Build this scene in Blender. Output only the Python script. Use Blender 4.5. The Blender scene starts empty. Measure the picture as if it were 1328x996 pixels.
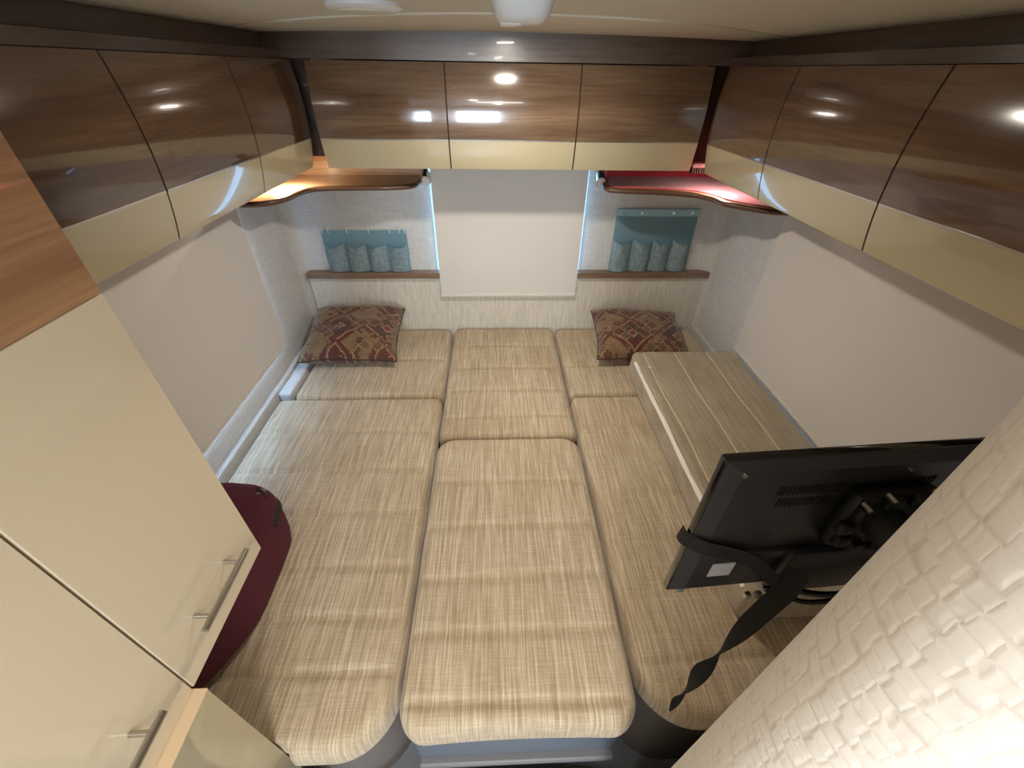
import bpy, bmesh, math, random
from mathutils import Vector, Matrix, noise
random.seed(7)
C = bpy.context.scene.collection
PI = math.pi
R = math.radians
H = 1.82                      # camera height above the floor; most heights below are measured from it

# ------------------------------------------------------------ camera
cam = bpy.data.cameras.new('camera'); co = bpy.data.objects.new('camera', cam); C.objects.link(co)
cam.sensor_width = 36; cam.lens = 539.15 / 1328 * 36; cam.clip_start = 0.01
p, y, r = R(37.087), R(-2.671), R(0.986)
F = Vector((-math.sin(y)*math.cos(p), math.cos(y)*math.cos(p), -math.sin(p)))
RT = Vector((math.cos(y), math.sin(y), 0)); UP = RT.cross(F)
r2 = math.cos(r)*RT + math.sin(r)*UP; u2 = -math.sin(r)*RT + math.cos(r)*UP
co.matrix_world = Matrix(((r2.x, u2.x, -F.x, 0), (r2.y, u2.y, -F.y, 0), (r2.z, u2.z, -F.z, H), (0, 0, 0, 1)))
bpy.context.scene.camera = co

# ------------------------------------------------------------ world, view, large lights
w = bpy.data.worlds.new('world'); bpy.context.scene.world = w; w.use_nodes = True
w.node_tree.nodes['Background'].inputs[0].default_value = (0.62, 0.78, 1.0, 1)
w.node_tree.nodes['Background'].inputs[1].default_value = 1.0
vs = bpy.context.scene.view_settings
vs.view_transform = 'Standard'; vs.look = 'None'; vs.gamma = 1; vs.use_curve_mapping = False
vs.exposure = 0.38

def area(name, loc, rot, sx, sy, power, col, spread=180):
    l = bpy.data.lights.new(name, 'AREA'); l.shape = 'RECTANGLE'; l.size = sx; l.size_y = sy
    l.energy = power; l.color = col; l.spread = R(spread)
    o = bpy.data.objects.new(name, l); C.objects.link(o); o.location = loc; o.rotation_euler = rot
    return o
DAY = (0.80, 0.90, 1.0); WARM = (1.0, 0.83, 0.62)
area('windscreen_daylight', (-0.22, -3.35, 1.25), (R(90), 0, 0), 0.6, 0.6, 40, (0.72, 0.86, 1.0))
area('ceiling_fill', (0.05, -0.60, H+0.07), (0, 0, 0), 0.4, 0.3, 6, (1.0, 0.97, 0.93))  # soft fill added under the closed ceiling, no hatch above it
LAMPS = [(0.055, 1.395, 6.0, 'round downlight in the ceiling just beyond the white domed fitting'),
         (-0.16, -0.32, 1.8, 'round ceiling downlight directly above the camera'),
         (0.05, -0.95, 5.0, 'round ceiling downlight a little way behind the camera'),
         (0.05, -1.9, 6.0, 'round ceiling downlight at the front of the vehicle')]

# ------------------------------------------------------------ node helpers
def s2l(c): return tuple(((v/255+0.055)/1.055)**2.4 if v > 10 else v/255/12.92 for v in c) + (1,)
def mat(name, col, rough=0.5, metal=0.0, coat=0.0, emit=None, es=1.0, sheen=0.0):
    m = bpy.data.materials.new(name); m.use_nodes = True
    b = m.node_tree.nodes['Principled BSDF']
    b.inputs['Base Color'].default_value = s2l(col); b.inputs['Roughness'].default_value = rough
    b.inputs['Metallic'].default_value = metal; b.inputs['Coat Weight'].default_value = coat
    b.inputs['Coat Roughness'].default_value = 0.03; b.inputs['Sheen Weight'].default_value = sheen
    if emit:
        b.inputs['Emission Color'].default_value = s2l(emit); b.inputs['Emission Strength'].default_value = es
    return m
class NT:
    def __init__(s, m): s.t = m.node_tree; s.b = s.t.nodes['Principled BSDF']
    def n(s, ty, **k):
        o = s.t.nodes.new(ty)
        for a, v in k.items(): setattr(o, a, v)
        return o
    def l(s, a, b): s.t.links.new(a, b)
    def coords(s, scale, kind='Object', rot=(0, 0, 0)):
        tc = s.n('ShaderNodeTexCoord'); mp = s.n('ShaderNodeMapping')
        mp.inputs['Scale'].default_value = scale; mp.inputs['Rotation'].default_value = rot
        s.l(tc.outputs[kind], mp.inputs['Vector']); return mp.outputs['Vector']
    def noise(s, scale, sc=1.0, det=3, rough=0.6, kind='Object', dist=0.0):
        t = s.n('ShaderNodeTexNoise'); t.inputs['Scale'].default_value = sc; t.inputs['Detail'].default_value = det
        t.inputs['Roughness'].default_value = rough; t.inputs['Distortion'].default_value = dist
        s.l(s.coords(scale, kind), t.inputs['Vector']); return t.outputs['Fac']
    def ramp(s, fac, stops, interp='LINEAR'):
        rr = s.n('ShaderNodeValToRGB'); e = rr.color_ramp; e.interpolation = interp
        while len(e.elements) < len(stops): e.elements.new(0.5)
        for el, (pos, c) in zip(e.elements, stops): el.position = pos; el.color = c if len(c) == 4 else s2l(c)
        s.l(fac, rr.inputs['Fac']); return rr.outputs['Color']
    def mix(s, a, b, fac, mode='MIX'):
        m = s.n('ShaderNodeMix', data_type='RGBA', blend_type=mode)
        for sock, v in ((m.inputs[0], fac), (m.inputs[6], a), (m.inputs[7], b)):
            if hasattr(v, 'is_output'): s.l(v, sock)
            else: sock.default_value = v
        return m.outputs[2]
    def math(s, op, a, b=0.0, c=0.0):
        m = s.n('ShaderNodeMath', operation=op)
        for i, v in enumerate((a, b, c)):
            if hasattr(v, 'is_output'): s.l(v, m.inputs[i])
            else: m.inputs[i].default_value = v
        return m.outputs[0]
    def bump(s, h, strength=0.3, dist=0.002):
        bp = s.n('ShaderNodeBump'); bp.inputs['Strength'].default_value = strength; bp.inputs['Distance'].default_value = dist
        s.l(h, bp.inputs['Height']); s.l(bp.outputs['Normal'], s.b.inputs['Normal'])
    def base(s, c): s.l(c, s.b.inputs['Base Color'])

def linen(name, dark, mid, light, along='y', seed=0.0):
    m = mat(name, mid, 0.85, sheen=0.25); t = NT(m)
    f = t.noise((230, 7, 7) if along == 'y' else (7, 230, 7), 1, 3, 0.6)
    g = t.noise((14, 300, 90) if along == 'y' else (300, 14, 90), 1, 2, 0.5)
    big = t.noise((3, 3, 3), 1, 2)
    c = t.ramp(f, [(0.36, dark), (0.5, mid), (0.66, light)])
    c2 = t.ramp(g, [(0.36, dark), (0.52, mid), (0.68, light)])
    c = t.mix(c, c2, 0.22)
    c = t.mix(c, t.ramp(big, [(0.3, (225, 215, 200)), (0.7, (255, 255, 255))]), 0.5, 'MULTIPLY')
    t.base(c); t.bump(t.math('ADD', f, g), 0.28, 0.0012)
    return m
def wood(name, dark, mid, light, axis='x', rough=0.35, coat=0.0, scale=1.0):
    m = mat(name, mid, rough, coat=coat); t = NT(m)
    s = {'x': (1.2, 9, 9), 'y': (9, 1.2, 9), 'z': (9, 9, 1.2)}[axis]; s = tuple(v*scale for v in s)
    q = {'x': (5, 130, 130), 'y': (130, 5, 130), 'z': (130, 130, 5)}[axis]
    f = t.noise(s, 1, 4, 0.55, dist=0.6); g = t.noise(q, 1, 3, 0.6)
    c = t.ramp(f, [(0.30, dark), (0.5, mid), (0.70, light)])
    c = t.mix(c, t.ramp(g, [(0.3, (205, 195, 185)), (0.65, (255, 255, 255))]), 0.7, 'MULTIPLY')
    t.base(c); return m

M = {}
M['fabric'] = linen('bench linen', (172, 152, 124), (196, 177, 149), (230, 215, 190))
M['fabric_b'] = linen('bolster linen', (160, 147, 124), (178, 164, 140), (198, 186, 164))
M['ridge_lit'] = mat('lit seam ridge', (208, 194, 166), 0.8)
M['piping'] = mat('piping', (170, 148, 118), 0.8)
M['door_x'] = wood('gloss walnut x', (96, 75, 58), (112, 89, 69), (132, 107, 84), 'x', 0.12, 1.0)
M['door_y'] = wood('gloss walnut y', (84, 63, 48), (101, 77, 58), (118, 92, 70), 'y', 0.12, 1.0)
M['oak'] = wood('wardrobe oak', (150, 108, 74), (174, 130, 92), (196, 152, 112), 'y', 0.28, 0.5)
M['shelfwood'] = wood('shelf oak', (176, 138, 102), (198, 160, 122), (214, 178, 140), 'x', 0.35, 0.2)
M['soffit'] = wood('soffit wood', (92, 76, 66), (108, 92, 80), (122, 104, 92), 'x', 0.28, 0.3)
M['soffit_y'] = wood('soffit wood side', (80, 62, 50), (92, 74, 60), (104, 84, 68), 'y', 0.3, 0.3)
M['darkwood'] = mat('dark trim', (62, 46, 40), 0.35, coat=0.3)
M['lip'] = mat('shelf lip', (96, 66, 48), 0.35, coat=0.4)
M['trim'] = wood('trim board', (122, 98, 78), (140, 114, 92), (152, 126, 104), 'x', 0.4)
M['cream'] = mat('gloss cream', (184, 172, 142), 0.13, coat=1.0)  # same beige gloss as the wardrobe, its shade painted in
M['cream_lit'] = mat('lit cream', (226, 211, 183), 0.16, coat=0.8)  # same beige gloss as the cabinets, painted lighter where lit
M['cream_low'] = mat('low gloss cream', (190, 176, 142), 0.07, coat=1.0)
M['chrome'] = mat('chrome', (225, 225, 225), 0.12, 1.0)
M['steel'] = mat('brushed steel', (190, 186, 178), 0.28, 1.0)
M['inlay'] = mat('aluminium inlay', (205, 200, 190), 0.25, 1.0)
M['gap'] = mat('gap shadow', (38, 28, 22), 0.8)  # near-black colour standing for the shade between doors
M['carcass'] = mat('carcass', (120, 104, 86), 0.6)
M['edge'] = mat('edge strip', (222, 196, 162), 0.4)
M['ceil'] = mat('ceiling vinyl', (214, 206, 188), 0.6)
M['blind'] = mat('blind cloth', (226, 220, 213), 0.8)
M['blindbar'] = mat('blind bar', (226, 216, 204), 0.4)
M['white'] = mat('white plastic', (228, 228, 226), 0.35)
M['greyp'] = mat('grey plastic', (120, 122, 124), 0.4)
M['glow'] = mat('window pane', (220, 235, 255), 0.3, emit=(150, 205, 255), es=2.2)
M['glow_side'] = mat('side window pane', (220, 235, 255), 0.3, emit=(170, 212, 255), es=9.0)
M['lens'] = mat('lamp lens', (255, 250, 240), 0.3, emit=(255, 236, 206), es=14.0)
M['tvshell'] = mat('television shell', (44, 44, 46), 0.34)
M['tvgloss'] = mat('television gloss', (16, 16, 17), 0.12, coat=0.5)
M['black'] = mat('black', (12, 12, 12), 0.5)
M['blacks'] = mat('black webbing', (30, 28, 25), 0.9)
M['sticker'] = mat('sticker', (205, 205, 215), 0.5)
M['stickerg'] = mat('sticker print', (120, 120, 128), 0.5)
M['bag'] = mat('bag cloth', (84, 22, 40), 0.85)
M['zip'] = mat('zip metal', (165, 160, 152), 0.35, 0.8)
M['zipcloth'] = mat('zip tape', (44, 36, 34), 0.8)
M['blue'] = mat('blue felt', (158, 198, 214), 0.85, sheen=0.2)
M['red'] = mat('red felt', (196, 52, 66), 0.8, sheen=0.3)
M['floor'] = mat('floor vinyl', (146, 152, 164), 0.35)
M['apron'] = mat('apron', (104, 112, 124), 0.4)
M['steelgrey'] = mat('grey rail', (128, 128, 132), 0.4)
M['bench'] = mat('bench laminate', (134, 124, 118), 0.4)
M['whitetape'] = mat('white zip tape', (245, 242, 235), 0.5)
M['seat'] = mat('cab fabric', (120, 116, 112), 0.9)
# walls: pale linen weave
m = M['wall'] = mat('wall linen', (214, 212, 208), 0.85); t = NT(m)
f = t.noise((260, 260, 14), 1, 2); g = t.noise((14, 14, 260), 1, 2)
c = t.ramp(f, [(0.35, (198, 195, 190)), (0.65, (226, 224, 220))]); c = t.mix(c, t.ramp(g, [(0.35, (200, 197, 192)), (0.65, (226, 224, 220))]), 0.5)
t.base(c); t.bump(t.math('ADD', f, g), 0.25, 0.001)
m = M['wallpad'] = mat('padded wall', (222, 214, 198), 0.85); t = NT(m)
f = t.noise((240, 240, 14), 1, 2); t.base(t.ramp(f, [(0.35, (206, 198, 182)), (0.65, (230, 222, 208))])); t.bump(f, 0.2, 0.001)
# pocket lace
m = M['lace'] = mat('lace', (190, 205, 210), 0.85); t = NT(m)
vo = t.n('ShaderNodeTexVoronoi', feature='DISTANCE_TO_EDGE'); vo.inputs['Scale'].default_value = 95
t.l(t.coords((1, 1, 1)), vo.inputs['Vector'])
nn = t.noise((60, 60, 60), 1, 3)
t.base(t.mix(t.ramp(vo.outputs['Distance'], [(0.03, (212, 222, 224)), (0.16, (150, 184, 196))]), t.ramp(nn, [(0.4, (206, 218, 220)), (0.6, (142, 178, 192))]), 0.5))
# partition wallpaper: overlapping pasted paper squares, raised
m = M['paper'] = mat('embossed paper', (226, 218, 207), 0.7); t = NT(m)
wv = t.n('ShaderNodeTexNoise'); wv.inputs['Scale'].default_value = 14; t.l(t.coords((1, 1, 1), 'UV'), wv.inputs['Vector'])
off = t.n('ShaderNodeVectorMath', operation='SCALE'); off.inputs['Scale'].default_value = 0.012; t.l(wv.outputs['Color'], off.inputs[0])
add = t.n('ShaderNodeVectorMath', operation='ADD'); t.l(t.coords((1, 1, 1), 'UV'), add.inputs[0]); t.l(off.outputs[0], add.inputs[1])
def cells(sx, sy, rnd):
    mp = t.n('ShaderNodeMapping'); mp.inputs['Scale'].default_value = (sx, sy, 0); t.l(add.outputs[0], mp.inputs['Vector'])
    v = t.n('ShaderNodeTexVoronoi', feature='F1', distance='CHEBYCHEV', voronoi_dimensions='2D'); v.inputs['Scale'].default_value = 1; v.inputs['Randomness'].default_value = rnd
    t.l(mp.outputs[0], v.inputs['Vector']); sp = t.n('ShaderNodeSeparateColor'); t.l(v.outputs['Color'], sp.inputs[0])
    mr = t.n('ShaderNodeMapRange', interpolation_type='SMOOTHSTEP'); t.l(v.outputs['Distance'], mr.inputs[0])
    mr.inputs[1].default_value = 0.30; mr.inputs[2].default_value = 0.56; mr.inputs[3].default_value = 1.0; mr.inputs[4].default_value = 0.0
    return mr.outputs[0], sp.outputs[0]
e1, r1 = cells(62, 58, 0.35); e2, r2 = cells(34, 44, 0.6)
h = t.math('ADD', t.math('MULTIPLY', e1, 0.55), t.math('MULTIPLY', r1, 0.35))
h = t.math('ADD', h, t.math('ADD', t.math('MULTIPLY', e2, 0.35), t.math('MULTIPLY', r2, 0.3)))
h = t.math('ADD', h, t.math('MULTIPLY', t.noise((160, 160, 1), 1, 3, kind='UV'), 0.18))
t.base(t.ramp(h, [(0.3, (214, 204, 192)), (1.3, (232, 225, 215))])); t.bump(h, 0.36, 0.0020)
# kilim cushion: woven diamonds in local coordinates of the cushion
def kilim(name, seed):
    m = mat(name, (110, 60, 50), 0.95, sheen=0.3); t = NT(m)
    vec = t.coords((1, 1, 1)); sep = t.n('ShaderNodeSeparateXYZ'); t.l(vec, sep.inputs[0])
    X, Y = sep.outputs[0], sep.outputs[1]
    def tri(v, per, off=0.0): return t.math('PINGPONG', t.math('ADD', v, 10*per+off), per)
    d = t.math('ADD', tri(X, 0.115, 0.05), tri(Y, 0.105, 0.03 + seed))          # diamonds
    wob = t.math('MULTIPLY', t.noise((70, 70, 1), 1, 2), 0.022)
    d = t.math('ADD', d, wob)
    k = t.ramp(t.math('MULTIPLY', d, 4.4), [(0.0, (120, 26, 34)), (0.14, (196, 160, 116)), (0.18, (64, 44, 40)), (0.32, (96, 28, 32)), (0.45, (176, 142, 100)), (0.50, (104, 34, 34)), (0.62, (150, 122, 88)), (0.82, (140, 112, 80))], 'CONSTANT')
    d2 = t.math('ADD', t.math('ADD', tri(X, 0.030), tri(Y, 0.030)), wob)
    k2 = t.ramp(t.math('MULTIPLY', d2, 16), [(0.0, (196, 164, 122)), (0.2, (110, 34, 36)), (0.5, (58, 44, 42)), (0.62, (188, 154, 110)), (0.72, (120, 88, 62))], 'CONSTANT')
    msk = t.ramp(t.noise((16, 16, 16), 1, 1), [(0.0, (0, 0, 0, 1)), (0.5, (1, 1, 1, 1))], 'CONSTANT')
    c = t.mix(k, k2, t.math('MULTIPLY', msk, 0.85))
    c = t.mix(c, s2l((150, 124, 100)), t.math('MULTIPLY', t.noise((5, 5, 5), 1, 2), 0.30))
    thr = t.noise((700, 120, 10), 1, 2)
    c = t.mix(c, t.ramp(thr, [(0.3, (150, 140, 130)), (0.6, (235, 230, 225))]), 0.75, 'MULTIPLY')
    t.base(c); t.bump(thr, 0.4, 0.0015); return m
M['kilim'] = kilim('kilim weave', 0.0); M['kilim2'] = kilim('kilim weave faded', 0.04)

# ------------------------------------------------------------ mesh helpers
def wloc(o):
    v = Vector((0, 0, 0))
    while o: v += o.location; o = o.parent
    return v
def obj(name, bm, m, parent=None, smooth=False, local=False, sharp=None, raw=False):
    """link bm as one object; bm in world coordinates unless local"""
    me = bpy.data.meshes.new(name)
    if not raw:
        bmesh.ops.recalc_face_normals(bm, faces=bm.faces)
    if parent and not local: bmesh.ops.translate(bm, vec=-wloc(parent), verts=bm.verts)
    bm.to_mesh(me); bm.free()
    for i, mm in enumerate(m if isinstance(m, (list, tuple)) else [m]): me.materials.append(mm)
    o = bpy.data.objects.new(name, me); C.objects.link(o); o.parent = parent
    if smooth:
        me.polygons.foreach_set('use_smooth', [True]*len(me.polygons))
        if sharp: me.set_sharp_from_angle(angle=R(sharp))
    return o
def root(name, loc, label, cat, group=None, rot=None):
    o = bpy.data.objects.new(name, None); C.objects.link(o); o.location = loc; o.empty_display_size = .05
    if rot: o.rotation_euler = rot
    o['label'] = label; o['category'] = cat
    if group: o['group'] = group
    return o
def tag(o, label, cat, group=None):
    o['label'] = label; o['category'] = cat
    if group: o['group'] = group
    return o
def structure(name, bm, m, smooth=False, sharp=None):
    o = obj(name, bm, m, None, smooth, sharp=sharp); o['kind'] = 'structure'; return o
def B(): return bmesh.new()
def box(bm, x0, x1, y0, y1, z0, z1, bev=0.0, seg=2, mi=0):
    v = [bm.verts.new((x, yy, z)) for z in (z0, z1) for yy in (y0, y1) for x in (x0, x1)]
    fs = [bm.faces.new([v[i] for i in q]) for q in ((0, 1, 3, 2), (4, 6, 7, 5), (0, 4, 5, 1), (2, 3, 7, 6), (0, 2, 6, 4), (1, 5, 7, 3))]
    for f in fs: f.material_index = mi
    if bev:
        es = list({e for f in fs for e in f.edges})
        bmesh.ops.bevel(bm, geom=es, offset=bev, segments=seg, affect='EDGES', profile=0.5)
    return bm
def cyl(bm, a, b, ra, rb=None, n=20, mi=0):
    rb = ra if rb is None else rb
    a, b = Vector(a), Vector(b); d = b-a; mt = Matrix.Translation((a+b)/2) @ d.to_track_quat('Z', 'Y').to_matrix().to_4x4()
    g = bmesh.ops.create_cone(bm, cap_ends=True, segments=n, radius1=ra, radius2=rb, depth=d.length, matrix=mt)
    for f in {f for v in g['verts'] for f in v.link_faces}: f.material_index = mi
    return bm
def lathe(bm, prof, cx, cy, n=40):
    rings = [[bm.verts.new((cx+rr*math.cos(2*PI*i/n), cy+rr*math.sin(2*PI*i/n), z)) for i in range(n)] for rr, z in prof]
    for a, b in zip(rings, rings[1:]):
        for i in range(n): bm.faces.new((a[i], a[(i+1) % n], b[(i+1) % n], b[i]))
    bm.faces.new(rings[0]); bm.faces.new(rings[-1]); return bm
def tube(bm, pts, rad, n=8):
    pts = [Vector(q) for q in pts]; prev = None; first = None
    for i, q in enumerate(pts):
        d = (pts[min(i+1, len(pts)-1)]-pts[max(i-1, 0)]).normalized()
        a = d.orthogonal().normalized() if prev is None else (last-d*last.dot(d)).normalized()
        last = a; b = d.cross(a)
        ring = [bm.verts.new(q+rad*(math.cos(2*PI*k/n)*a+math.sin(2*PI*k/n)*b)) for k in range(n)]
        if prev:
            for k in range(n): bm.faces.new((prev[k], prev[(k+1) % n], ring[(k+1) % n], ring[k]))
        else: first = ring
        prev = ring
    bm.faces.new(first); bm.faces.new(prev); return bm
def prism(bm, poly, z0, z1):
    a = [bm.verts.new((x, yy, z0)) for x, yy in poly]; b = [bm.verts.new((x, yy, z1)) for x, yy in poly]
    bm.faces.new(a); bm.faces.new(b)
    for i in range(len(poly)):
        j = (i+1) % len(poly); bm.faces.new((a[i], a[j], b[j], b[i]))
    return bm
def cr(pts, n=6, closed=False):
    """Catmull-Rom through pts"""
    pts = [Vector(q) for q in pts]; out = []; L = len(pts)
    for i in range(L if closed else L-1):
        g = (lambda k: pts[k % L]) if closed else (lambda k: pts[max(0, min(L-1, k))])
        p0, p1, p2, p3 = g(i-1), g(i), g(i+1), g(i+2)
        for k in range(n):
            t = k/n
            out.append(0.5*((2*p1)+(-p0+p2)*t+(2*p0-5*p1+4*p2-p3)*t*t+(-p0+3*p1-3*p2+p3)*t**3))
    if not closed: out.append(pts[-1])
    return out

# ------------------------------------------------------------ the setting
XL, XR, YB = -1.02, 1.17, 2.165
CEILW = 1.0
def zc(x): return H + 0.102 - 0.014*((x-0.08)/0.95)**2
structure('floor', box(B(), XL-.1, XR+.1, -3.5, YB+.1, -.05, 0), M['floor'])
bm = B()                                           # ceiling, slightly arched, closed all over
xs = [XL-.06+i*(XR-XL+.12)/24 for i in range(25)]; ys = [-3.5, -1.1, -0.5, 1.28, YB+.1]
g = [[[bm.verts.new((x, yy, zc(x)+dz)) for x in xs] for yy in ys] for dz in (0, .04)]
for k in (0, 1):
    for j in range(4):
        for i in range(24): bm.faces.new((g[k][j][i], g[k][j][i+1], g[k][j+1][i+1], g[k][j+1][i]))
structure('ceiling', bm, M['ceil'], True, 30)
bm = B()                                           # border panel and its raised seam
pts = []
def yseam(x): return 1.25+.42*((x-.06)/.87)**2
bmx = [XL+.02+i*(XR-XL-.04)/30 for i in range(31)]
bmx = [-.80+i*1.75/30 for i in range(31)]
tube(bm, [(x, yseam(x), zc(x)+.001) for x in bmx], 0.0055, 8)
structure('trim_1', bm, M['ceil'], True)

def wall_quad(name, box_args, m): return structure(name, box(B(), *box_args), m)
# side walls, each with a window opening behind its roller blind
def side_wall(name, x0, x1, wy0, wy1, wz0, wz1):
    bm = B()
    box(bm, x0, x1, -3.5, wy0, 0, H+.12); box(bm, x0, x1, wy1, YB+.05, 0, H+.12)
    box(bm, x0, x1, wy0, wy1, 0, wz0); box(bm, x0, x1, wy0, wy1, wz1, H+.12)
    structure(name, bm, M['wall'])
side_wall('wall_left', XL-.05, XL, .62, 1.70, H-1.07, H-.40)
side_wall('wall_right', XR, XR+.05, .42, 1.61, H-1.03, H-.40)
bm = B()
wx0, wx1, wz0, wz1 = -.308, .452, H-.965, H-.36
box(bm, XL-.05, wx0, YB, YB+.06, 0, H+.12); box(bm, wx1, XR+.05, YB, YB+.06, 0, H+.12)
box(bm, wx0, wx1, YB, YB+.06, 0, wz0); box(bm, wx0, wx1, YB, YB+.06, wz1, H+.12)
structure('wall_back', bm, M['wall'])
def window(name, a, frame_axis, mm='glow'):
    x0, x1, y0, y1, z0, z1 = a
    bm = B(); box(bm, *a)
    structure(name, bm, M[mm])
window('window_1', (wx0, wx1, YB+.055, YB+.06, wz0, wz1), 'y')
window('window_2', (XL-.05, XL-.045, .62, 1.68, H-1.07, H-.40), 'x', 'glow_side')
window('window_3', (XR+.045, XR+.05, .42, 1.61, H-1.03, H-.40), 'x')
# front end of the vehicle, behind the camera
bm = B(); box(bm, XL-.05, -.52, -3.55, -3.5, 0, H+.12); box(bm, .08, XR+.05, -3.55, -3.5, 0, H+.12)
box(bm, -.52, .08, -3.55, -3.5, 0, .95); box(bm, -.52, .08, -3.55, -3.5, 1.55, H+.12); structure('wall_front', bm, M['wall'])
structure('window_4', box(B(), -.52, .08, -3.55, -3.54, .95, 1.55), mat('windscreen', (220, 235, 255), .3, emit=(190, 220, 255), es=4.0))
# rounded corner fillers in the back corners
for s, x0 in ((1, XL), (-1, XR)):
    bm = B(); n = 8; rr = .075
    cx, cy = x0+s*rr, YB-rr
    pl = [(x0, YB)] + [(cx-s*rr*math.sin(PI/2*i/n + 0) if 0 else cx-s*rr*math.cos(PI/2*i/n), cy+rr*math.sin(PI/2*i/n)) for i in range(n+1)]
    prism(bm, pl, H-1.25, H-.41)
    structure('trim_%d' % (2 if s > 0 else 3), bm, M['wall'], True, 40)

# padded lower wall behind the bed and its timber ledge
bm = B(); box(bm, XL+.03, XR-.005, YB-.03, YB+.0, H-1.30, H-.885, .006)
structure('trim_4', bm, M['wallpad'])
for nm, a, b in (('trim_5', XL+.03, -.29), ('trim_6', .44, XR-.007)):
    structure(nm, box(B(), a, b, YB-.05, YB, H-.893, H-.862, .004), M['trim'])
# ledges along the side walls beside the bed
structure('baseboard_left', box(B(), XL, XL+.022, .3, YB-.03, H-1.30, H-1.178, .006), M['wall'])
structure('trim_15', box(B(), XL+.022, -.940, 1.52, YB-.03, H-1.30, H-1.195, .008), M['wall'])
structure('baseboard_right', box(B(), XR-.02, XR, .2, YB-.03, H-1.30, H-1.178, .006), M['wall'])

# ------------------------------------------------------------ roller blinds
def blind(name, a, axis, label):
    x0, x1, y0, y1, z0, z1 = a
    rt = root(name, ((x0+x1)/2, (y0+y1)/2, z0), label, 'roller blind')
    bm = B()
    if axis == 'y':   # hangs across X
        box(bm, x0, x1, y0, y0+.002, z0+.008, z1); bar = (x0-.002, x1+.002, y0-.006, y0+.006, z0, z0+.014)
    else:
        box(bm, x0, x0+.002, y0, y1, z0+.008, z1); bar = (x0-.006, x0+.006, y0-.002, y1+.002, z0, z0+.014)
    obj('blind_cloth', bm, M['blind'], rt)
    obj('bottom_bar', box(B(), *bar, .003), M['blindbar'], rt)
    bm = B()
    if axis == 'y': cyl(bm, (x0, y0+.012, z1), (x1, y0+.012, z1), .014)
    else: cyl(bm, (x0+(.012 if x0 > 0 else -.012)*0, y0, z1), (x0, y1, z1), .014)
    obj('roller', bm, M['white'], rt, True, sharp=40)
    return rt
blind('back_blind', (-.294, .438, 2.115, 2.117, H-.995, H-.345), 'y', 'pale roller blind pulled down over the window between the two blue pocket organisers')
blind('side_blind', (XL+.02, XL+.022, .60, 1.725, H-1.055, H-.365), 'x', 'pale roller blind beside the maroon bag, its bottom bar above the long bench cushion')
blind('side_blind', (XR-.02, XR-.018, .40, 1.668, H-1.064, H-.365), 'x', 'pale roller blind beside the raised seat cushion and above the television')

# ------------------------------------------------------------ overhead cabinets
PROF = [(-.320, 0), (-.295, .005), (-.27, .009), (-.245, .0125), (-.215, .016), (-.19, .0185), (-.16, .021), (-.13, .0235), (-.10, .0245), (-.07, .0235), (-.045, .0215), (-.02, .0175), (0, .013), (.018, .0085)]
def po(z):
    t = (z+.32)/.338                                     # smooth arc through the measured points
    return .0245*math.sin(PI*min(1, max(0, t))**.92*.5*1.78)**.92 if 0 < t < 1.2 else 0.0
def po_old(z):
    for (a, u), (b, v) in zip(PROF, PROF[1:]):
        if a <= z <= b: return u+(v-u)*(z-a)/(b-a)
    return PROF[0][1] if z < 0 else PROF[-1][1]
def fp(side, s, z, o=0.0):
    """point on a cabinet front: s along, z relative height, o proud of it"""
    d = po(z)+o
    if side == 'B': return (s, 1.85-d, H+z)
    if side == 'L': return (-.721+d, s, H+z)
    return (.838-d, s, H+z)
def sheet(side, s0, s1, z0, z1, o0, o1, bev=0.0):
    bm = B(); nz = max(3, int((z1-z0)/.009)); zs = [z0+(z1-z0)*k/nz for k in range(nz+1)]
    fr = []; n = max(2, int((s1-s0)/.08))
    for o in (o1, o0):
        fr.append([[bm.verts.new(fp(side, s0+(s1-s0)*i/n, z, o)) for i in range(n+1)] for z in zs])
    for G in fr:
        for j in range(len(zs)-1):
            for i in range(n): bm.faces.new((G[j][i], G[j][i+1], G[j+1][i+1], G[j+1][i]))
    a, b = fr
    for j in range(len(zs)-1):
        for i in (0, n): bm.faces.new((a[j][i], a[j+1][i], b[j+1][i], b[j][i]))
    for i in range(n):
        for j in (0, len(zs)-1): bm.faces.new((a[j][i], a[j][i+1], b[j][i+1], b[j][i]))
    return bm
def cabinet(side, cuts, label, body, wm):
    s0, s1 = cuts[0], cuts[-1]
    lc = {'B': ((s0+s1)/2, 2.0, H-.32), 'L': (-.85, (s0+s1)/2, H-.32), 'R': (1.0, (s0+s1)/2, H-.32)}[side]
    rt = root('overhead_cabinet', lc, label, 'cabinet', 'wall cabinets round the bed')
    bm = B(); box(bm, *body)
    obj('carcass', bm, M['gap'], rt)
    for a in cuts[1:-1]: obj('gap_shade', sheet(side, a-.0025, a+.0025, -.319, .017, -.016, -.0015), M['gap'], rt)  # dark strips painted as the shade in the door gaps
    g = .0026
    for a, b in zip(cuts, cuts[1:]):
        d = obj('door', sheet(side, a+g, b-g, -.2155, .018, -.017, 0), wm, rt, True, sharp=30)
        obj('lower_panel', sheet(side, a+g, b-g, -.320, -.2195, -.017, 0), M['cream'], d, True, sharp=30)
        obj('inlay_strip', sheet(side, a+g, b-g, -.2195, -.2155, -.016, .0008), M['inlay'], d, True, sharp=30)
    return rt
cabinet('L', [.535, .985, 1.43, 1.872], 'glossy walnut and cream cabinet on the wall above the maroon bag, next to the wardrobe', (XL, -.721-.019, .535, 1.872, H-.318, H+.018), M['door_y'])
cabinet('B', [-.655, -.171, .315, .797], 'glossy walnut and cream cabinet over the window between the pocket organisers, facing the camera', (-.655, .797, 1.869, 2.165, H-.318, H+.018), M['door_x'])
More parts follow.
